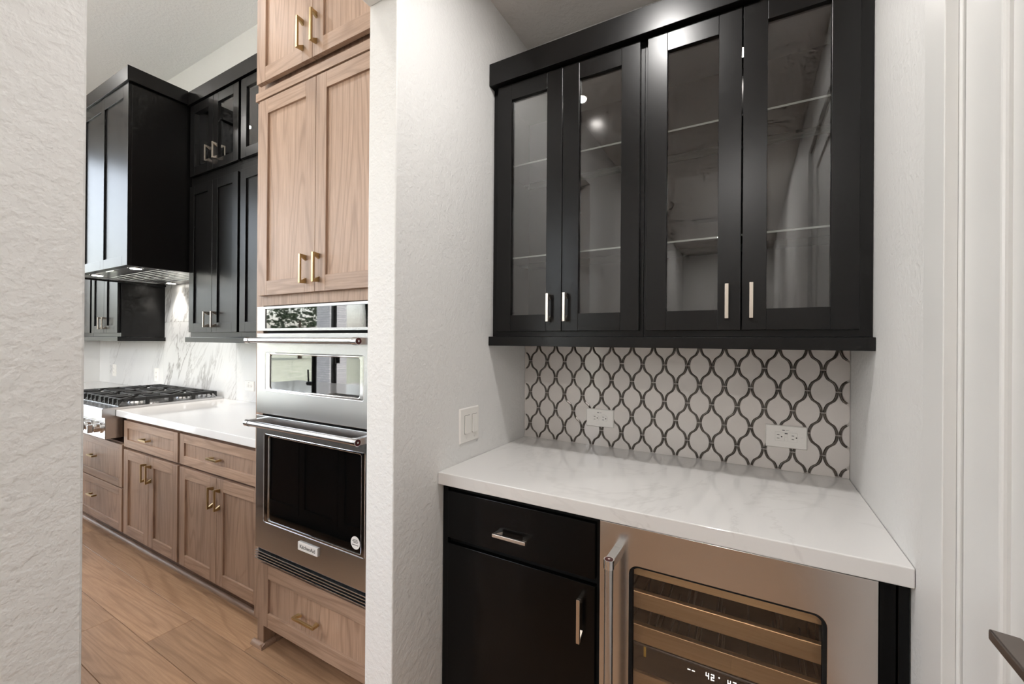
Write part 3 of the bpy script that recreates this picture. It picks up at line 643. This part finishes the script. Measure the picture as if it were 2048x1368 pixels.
oven_door('microwave_door', 1.0565, 1.4055, -1.835, -1.221, 1.158, 1.323, 1.3765, 'oven_mirror_glass')
od = oven_door('oven_door', .4655, 1.0475, -1.840, -1.210, .586, .970, 1.0235, 'oven_glass')
bd = box('badge', 'sticker', -1.588, -1.466, OY-.006, OY, .530, .563, od, .001)
text('badge_lettering', 'KitchenAid', .0215, (-1.527, OY-.0062, .5465), FRONT, 'print_black', bd)
stk = MB().cyl((-1.264, OY+.0060, .630), (-1.264, OY+.0054, .630), .024, n=36).build('sticker', 'sticker', od)
m = MB()
for i, (wd, zz) in enumerate(((.012, .641), (.016, .636), (.013, .631), (.017, .622))): 
    for k in range(5): m.box(-1.264-wd+k*2*wd/5, -1.264-wd+(k+.8)*2*wd/5, OY+.0053, OY+.0055, zz-.0014, zz+.0014)
m.build('print', 'print_black', stk)
vn = box('vent', 'gap_black', ovx0+.004, ovx1-.004, OY+.012, OY+.035, .412, .463, ov)
for z in (.4150, .4265, .4385, .4505): box('vent_slat', 'stainless', ovx0, ovx1, OY-.002, OY+.016, z-.0012, z+.0028, vn, .0006)

# ------------------------------------------------------------------ kitchen: black upper cabinets and hood
UF, KU0, KU1 = 1.444, 1.392, 2.996
def upper(x0, x1, doors, label):
    t = thing('wall_cabinet', label, 'cabinet', ((x0+x1)/2, 1.62, KU0), 'tall black upper cabinets in the kitchen')
    m = MB(); y0 = UF+.021; s = .018
    m.box(x0, x1, y0, KB-.001, KU0, 2.476); m.box(x0, x0+s, y0, KB-.001, 2.476, KU1); m.box(x1-s, x1, y0, KB-.001, 2.476, KU1); m.box(x0+s, x1-s, KB-.012, KB-.001, 2.476, KU1); m.box(x0+s, x1-s, y0, KB-.012, KU1-s, KU1); m.box(x0+s, x1-s, y0, y0+.02, 2.476, 2.50)
    m.build('body', 'black_paint', t, .001)
    for a, b, h in doors:
        shaker(t, 'door', a, b, 1.424, 2.430, UF, BLK, fr=.062, handle=(h, 1.508, .105, True), hmat='nickel')
        shaker(t, 'door', a, b, 2.500, 2.990, UF, BLK, fr=.060, pane='pane_glass', handle=(h, 2.608, .105, True), hmat='nickel')
    box('glass_shelf', 'shelf_glass', x0+s, x1-s, y0+.03, KB-.013, 2.74, 2.746, t)
    return t
upper(-3.412, -2.771, ((-3.392, -3.0895, -3.135), (-3.0865, -2.785, -3.040)), 'black upper cabinet right beside the range hood')
upper(-2.771, -1.968, ((-2.757, -2.366, -2.41), (-2.363, -1.985, -2.32)), 'black upper cabinet half hidden by the oven tower')
upper(-5.185, -4.583, ((-5.165, -4.885, -4.925), (-4.882, -4.600, -4.842)), 'black upper cabinet on the far side of the range hood')
upper(-6.078, -5.187, ((-6.06, -5.640, -5.68), (-5.637, -5.205, -5.59)), 'black upper cabinet in the far kitchen corner')
tag(MB().box(-3.412, -1.968, UF-.012, KB-.001, KU1+.001, 3.088).build('crown_trim', 'black_paint', None, .001), 'flat black crown board over the upper cabinets by oven tower', 'moulding')
tag(MB().box(-6.078, -4.585, UF-.012, KB-.001, KU1+.001, 3.088).build('crown_trim', 'black_paint', None, .001), 'flat black crown board over the far upper cabinets', 'moulding')
tag(MB().box(-3.418, -1.968, UF-.010, KB-.011, 1.356, 1.390).build('light_rail', 'black_paint', None, .001), 'black rail under the upper cabinets by oven tower', 'moulding')
tag(MB().box(-6.078, -4.560, UF-.010, KB-.011, 1.356, 1.390).build('light_rail', 'black_paint', None, .001), 'black rail under the far upper cabinets', 'moulding')
HX0, HX1, HY, HZ = -4.580, -3.414, 1.116, 1.842
hd = thing('range_hood', 'tall black panelled range hood box with lit steel underside', 'range hood', (-4.0, 1.45, HZ))
m = MB(); m.box(HX0, HX0+.02, HY+.02, KB-.011, HZ, 2.998); m.box(HX1-.02, HX1, HY+.02, KB-.011, HZ, 2.998); m.box(HX0+.02, HX1-.02, HY+.02, HY+.04, HZ, 2.998); m.box(HX0+.02, HX1-.02, HY+.04, KB-.011, 2.96, 2.998)
m.build('body', 'black_paint', hd, .001)
m = MB(); st = [(-4.580, -4.500), (-4.198, -4.143), (-3.849, -3.794), (-3.492, -3.414)]
for a, b in st: m.box(a, b, HY, HY+.02, HZ, 2.998)
for a, b in zip(st[:-1], st[1:]): m.box(a[1], b[0], HY, HY+.02, HZ, 1.905); m.box(a[1], b[0], HY, HY+.02, 2.918, 2.998)
ff = m.build('front_frame', 'black_paint', hd, .001)
for a, b in zip(st[:-1], st[1:]): box('panel', 'black_paint', a[1]-.004, b[0]+.004, HY+.009, HY+.018, 1.90, 2.922, ff)
m = MB(); m.box(HX0-.012, HX1+.022, HY-.012, UF-.013, 2.999, 3.092); m.box(HX0, HX1, UF-.013, KB-.011, 2.999, 3.092); m.build('crown', 'black_paint', hd, .001)
iz = HZ+.010
ins = MB().ring(HX0+.021, HX1-.021, HY+.041, KB-.012, -4.46, -3.53, 1.30, 1.66, .004, 0, .02)
ins.v = [(x_, z_, iz+y_) for x_, y_, z_ in ins.v]
ins = ins.build('steel_insert', 'stainless', hd, .001)
for i in range(9):
    for k in range(3): 
        xa = -4.455+k*.309; MB().box(xa, xa+.301, 1.304+i*.0395, 1.304+i*.0395+.034, iz+.006, iz+.012).build('baffle', 'stainless', ins, .002)
box('filter_back', 'gap_black', -4.46, -3.53, 1.30, 1.66, iz+.03, iz+.034, ins)
for xx, yy in ((-4.275, 1.225), (-3.605, 1.225), (-4.30, 1.70), (-3.62, 1.70)):
    b_ = MB().cyl((xx, yy, iz-.004), (xx, yy, iz+.001), .042, n=28).build('lamp_bezel', 'chrome', hd, smooth=True)
    MB().cyl((xx, yy, iz-.005), (xx, yy, iz-.0038), .031, n=28).build('lamp_lens', 'hood_lens', b_)
    l = bpy.data.lights.new('lamp', 'SPOT'); l.energy = HOOD_W*10; l.spot_size = math.radians(95); l.spot_blend = .6; l.shadow_soft_size = .03; l.color = (1, .93, .84)
    lo = bpy.data.objects.new('lamp', l); COL.objects.link(lo); lo.location = (xx, yy, iz-.03); put(lo, hd)
box('hood_control', 'chrome', -4.00, -3.86, HY+.075, HY+.105, iz-.004, iz+.001, hd, .001)

# ------------------------------------------------------------------ kitchen: rangetop
RX0, RX1 = -4.508, -3.584
rg = thing('gas_rangetop', 'stainless gas rangetop with black cast iron grates', 'rangetop', (-4.045, 1.4, .73))
MB().prism([(1.070, .731), (1.070, .868), (1.054, .872), (1.054, .926), (1.060, .930), (KB-.011, .930), (KB-.011, .731)], 'x', RX0, RX1).build('body', 'stainless', rg, .0015)
box('burner_tray', 'stainless', RX0+.02, RX1-.02, 1.14, 1.72, .9305, .934, rg, .002)
for i in range(6):
    kx = -4.42+i*.150+.010; kz = .800; kb = MB()
    kb.cyl((kx, 1.070, kz), (kx, 1.062, kz), .036, n=32); kb.cyl((kx, 1.062, kz), (kx, 1.036, kz), .027, .025, n=32); kb.cyl((kx, 1.036, kz), (kx, 1.031, kz), .021, n=32)
    kn = kb.build('knob', 'chrome', rg, smooth=True); box('knob_grip', 'stainless', kx-.010, kx+.010, 1.006, 1.032, kz-.026, kz+.026, kn, .003)
for i in range(3):
    gx = -4.352+i*.306
    for gy in (1.285, 1.570):
        bn = MB().cyl((gx, gy, .934), (gx, gy, .944), .055, .048, n=28).build('burner', 'stainless', rg, smooth=True); MB().cyl((gx, gy, .944), (gx, gy, .953), .036, n=28).build('burner_cap', 'iron', bn, smooth=True)
    g = MB(); zt, zb = .980, .960; h = .143; w_ = .0065
    for s in (-1, 1): g.box(gx+s*h-w_, gx+s*h+w_, 1.165, 1.692, zb, zt)
    g.box(gx-h, gx+h, 1.4275-w_, 1.4275+w_, zb, zt)
    for gy, e in ((1.285, -1), (1.570, 1)):
        for k in range(8):
            a_ = math.pi/4*k; c_, s_ = math.cos(a_), math.sin(a_)
            r0 = .034; r1 = min(h/abs(c_) if abs(c_) > .01 else 9, .13/abs(s_) if abs(s_) > .01 else 9)
            px, py = -s_*w_, c_*w_
            g.hexa([(gx+c_*r0+px, gy+s_*r0+py, zb+.008), (gx+c_*r1+px, gy+s_*r1+py, zb), (gx+c_*r1-px, gy+s_*r1-py, zb), (gx+c_*r0-px, gy+s_*r0-py, zb+.008)],
                   [(gx+c_*r0+px, gy+s_*r0+py, zt+.004), (gx+c_*r1+px, gy+s_*r1+py, zt), (gx+c_*r1-px, gy+s_*r1-py, zt), (gx+c_*r0-px, gy+s_*r0-py, zt+.004)])
        ye = gy+e*.13; yo = gy+e*.152      # outer comb of fingers ending in feet
        g.box(gx-h, gx+h, ye-w_, ye+w_, zb, zt)
        for dx in (-h, -.072, 0, .072, h):
            g.hexa([(gx+dx-w_, ye, zb), (gx+dx+w_, ye, zb), (gx+dx+w_, ye, zt), (gx+dx-w_, ye, zt)], [(gx+dx-w_, yo, .9345), (gx+dx+w_, yo, .9345), (gx+dx+w_, yo, zt-.004), (gx+dx-w_, yo, zt-.004)])
    for sx in (-1, 1):
        for yy in (1.29, 1.4275, 1.565): g.box(gx+sx*h-.010, gx+sx*h+.010, yy-.011, yy+.011, .9345, zt+.001)
    g.build('grate', 'iron', rg, .0015)

# ------------------------------------------------------------------ kitchen: island with sink and tap (mirrored in the oven)
isl = thing('kitchen_island', 'black panelled kitchen island opposite the oven tower', 'island', (-3.2, -.3, 0))
IX0, IX1, IY0, IY1 = -4.5, -1.92, -.85, .30
m = MB(); m.box(IX0+.03, IX1-.03, IY0+.30, IY1-.045, .10, .873); m.box(IX0+.06, IX1-.06, IY0+.33, IY1-.11, 0, .10); m.build('body', 'black_paint', isl)
n = 6; wd = (IX1-IX0-.08)/n
for i in range(n):
    a = IX0+.04+i*wd; shaker(isl, 'door', a+.003, a+wd-.003, .115, .860, IY1-.024, BLK, d=1, handle=(a+(wd-.04 if i % 2 == 0 else .04), .76, .11, True), hmat='brass')
SX0, SX1, SY0, SY1 = -3.15, -2.35, -.30, .12
m = MB(); m.box(IX0, SX0, IY0, IY1, .874, .914); m.box(SX1, IX1, IY0, IY1, .874, .914); m.box(SX0, SX1, IY0, SY0, .874, .914); m.box(SX0, SX1, SY1, IY1, .874, .914); m.build('worktop', 'quartz', isl)
m = MB(); m.box(SX0-.01, SX1+.01, SY0-.01, SY1+.01, .66, .668); m.box(SX0-.01, SX0, SY0, SY1, .668, .873); m.box(SX1, SX1+.01, SY0, SY1, .668, .873); m.box(SX0, SX1, SY0-.01, SY0, .668, .873); m.box(SX0, SX1, SY1, SY1+.01, .668, .873); m.build('sink_basin', 'iron', isl)
tp = thing('kitchen_tap', 'tall black kitchen tap on the island worktop', 'tap', (-2.74, .20, .914))
fx, fy = -2.74, .20
cu = MB(); cu.cyl((fx, fy, .914), (fx, fy, .93), .028, n=24); cu.cyl((fx, fy, .93), (fx, fy, 1.32), .017, n=24)
pv = None
for i in range(13):
    a_ = math.pi*i/12; p = (fx, fy-.10+.10*math.cos(a_), 1.32+.10*math.sin(a_))
    if pv: cu.cyl(pv, p, .014, n=16)
    pv = p
cu.cyl(pv, (pv[0], pv[1], 1.20), .016, n=20); cu.build('spout', 'black_metal', tp, smooth=True)
h_ = MB(); h_.cyl((fx, fy, 1.06), (fx-.07, fy, 1.06), .015, n=18); h_.cyl((fx-.062, fy, 1.06), (fx-.07, fy, 1.16), .006, n=12); h_.build('lever', 'black_metal', tp, smooth=True)

# ------------------------------------------------------------------ kitchen ceiling lights, plus added fill pendants
k = 0
for xx, yy, lab in ((-4.8, .35, 'round ceiling light over the aisle by the range'), (-3.0, .35, 'round ceiling light over the aisle by base cabinets'), (-1.7, .35, 'round ceiling light in front of the oven tower'),
                    (-4.8, -1.9, 'round ceiling light behind the island, window end'), (-3.0, -1.9, 'round ceiling light behind the middle of the island'), (-5.6, -1.9, 'round ceiling light in the far window corner')):
    spot_can('recessed_downlight', lab, xx, yy, KC, CAN_KITCHEN, 'kitchen ceiling lights', (1, .97, .94))

emit('added_globe_glow', (1, .96, .9, 1), 6.0)  # invented pendants, added to brighten the kitchen and its ceiling
for xx, lab in ((-3.95, 'added white globe pendant for kitchen fill light, nearer the window'), (-2.55, 'added white globe pendant for kitchen fill light, nearer the oven tower')):
    t = thing('added_pendant', lab, 'added fill light', (xx, -.32, KC), 'added globe pendants for kitchen fill light')
    MB().cyl((xx, -.32, KC-.025), (xx, -.32, KC), .06, n=24).build('canopy', 'black_metal', t, smooth=True); MB().cyl((xx, -.32, 2.62), (xx, -.32, KC-.025), .004, n=8).build('rod', 'black_metal', t)
    MB().cyl((xx, -.32, 2.58), (xx, -.32, 2.63), .035, .025, n=20).build('socket', 'black_metal', t, smooth=True)
    m = MB(); n = 20; vs = []; fs = []
    for a_ in range(n+1):
        for b_ in range(2*n): th, ph = math.pi*a_/n, math.pi*b_/n; vs.append((xx+.14*math.sin(th)*math.cos(ph), -.32+.14*math.sin(th)*math.sin(ph), 2.45+.14*math.cos(th)))
    for a_ in range(n):
        for b_ in range(2*n): fs.append((a_*2*n+b_, a_*2*n+(b_+1) % (2*n), (a_+1)*2*n+(b_+1) % (2*n), (a_+1)*2*n+b_))
    m.add(vs, fs).build('globe', 'added_globe_glow', t, smooth=True)
    for zz in (2.285, 2.66):
        l = bpy.data.lights.new('lamp', 'POINT'); l.energy = ADDED_PENDANT_W/2; l.shadow_soft_size = .01+.08*(zz < 2.4); l.color = (1, .975, .95)
        lo = bpy.data.objects.new('lamp', l); COL.objects.link(lo); lo.location = (xx+(.0 if zz < 2.4 else .09), -.32, zz-.08*(zz < 2.4)); put(lo, t)

# ------------------------------------------------------------------ garden outside the windows
struct(box('lawn', 'grass', -60, 12, -60, 40, -.35, -.25), 'green lawn outside the kitchen windows')
struct(box('patio_slab', 'patio', -12.2, 1, -8.2, 2.5, -.25, -.16), 'pale concrete patio outside the kitchen windows')
for xx, yy, lab in ((-9.6, -1.9, 'white brick patio column left of the window view'), (-9.6, -5.2, 'white brick patio column at the patio corner'), (-8.4, -7.9, 'white brick patio column near the rear lawn'), (-4.6, -7.9, 'white brick patio column behind the island side')):
    cl = thing('brick_column', lab, 'column', (xx, yy, -.16)); box('shaft', 'brick_white', xx-.26, xx+.26, yy-.26, yy+.26, -.05, 3.1, cl); box('base', 'patio', xx-.30, xx+.30, yy-.30, yy+.30, -.16, -.05, cl)
rp = random.Random(3)
def tree(x, y, h, r, label):
    t = thing('garden_tree', label, 'tree', (x, y, -.25), 'trees along the garden edge')
    MB().cyl((x, y, -.25), (x, y, h*.6), .18, .09, n=10).build('trunk', 'bark', t, smooth=True)
    m = MB()
    for i in range(700):
        a_, b_ = rp.uniform(0, 6.28), math.acos(rp.uniform(-1, 1)); rr = r*(.55+.5*rp.random())
        c = Vector((x+rr*math.sin(b_)*math.cos(a_), y+rr*math.sin(b_)*math.sin(a_), h*.62+rr*1.15*math.cos(b_)*.8))
        u = Vector((rp.gauss(0, 1), rp.gauss(0, 1), rp.gauss(0, 1))).normalized(); v = u.orthogonal().normalized(); s = rp.uniform(.16, .34)
        m.add([c-u*s, c+v*s*.6, c+u*s, c-v*s*.6], [(0, 1, 2, 3)])
    fo = m.build('foliage', 'leaf', t); fo['kind'] = 'stuff'
for i, (x, y, h, r) in enumerate(((-36, -6, 4.6, 2.3), (-35, -13, 5.2, 2.7), (-37, 3, 4.6, 2.5), (-33, -20, 5, 2.6), (-27, -27, 5.4, 2.8), (-18, -30, 5, 2.6), (-8, -30, 5.2, 2.8))):
    tree(x, y, h, r, ['leafy tree facing the left kitchen window', 'large leafy tree beyond the patio corner', 'leafy tree at the left end of the lawn', 'leafy tree between the two window views', 'leafy tree at the back of the lawn', 'smaller leafy tree beyond the rear column', 'leafy tree at the right end of the lawn'][i])
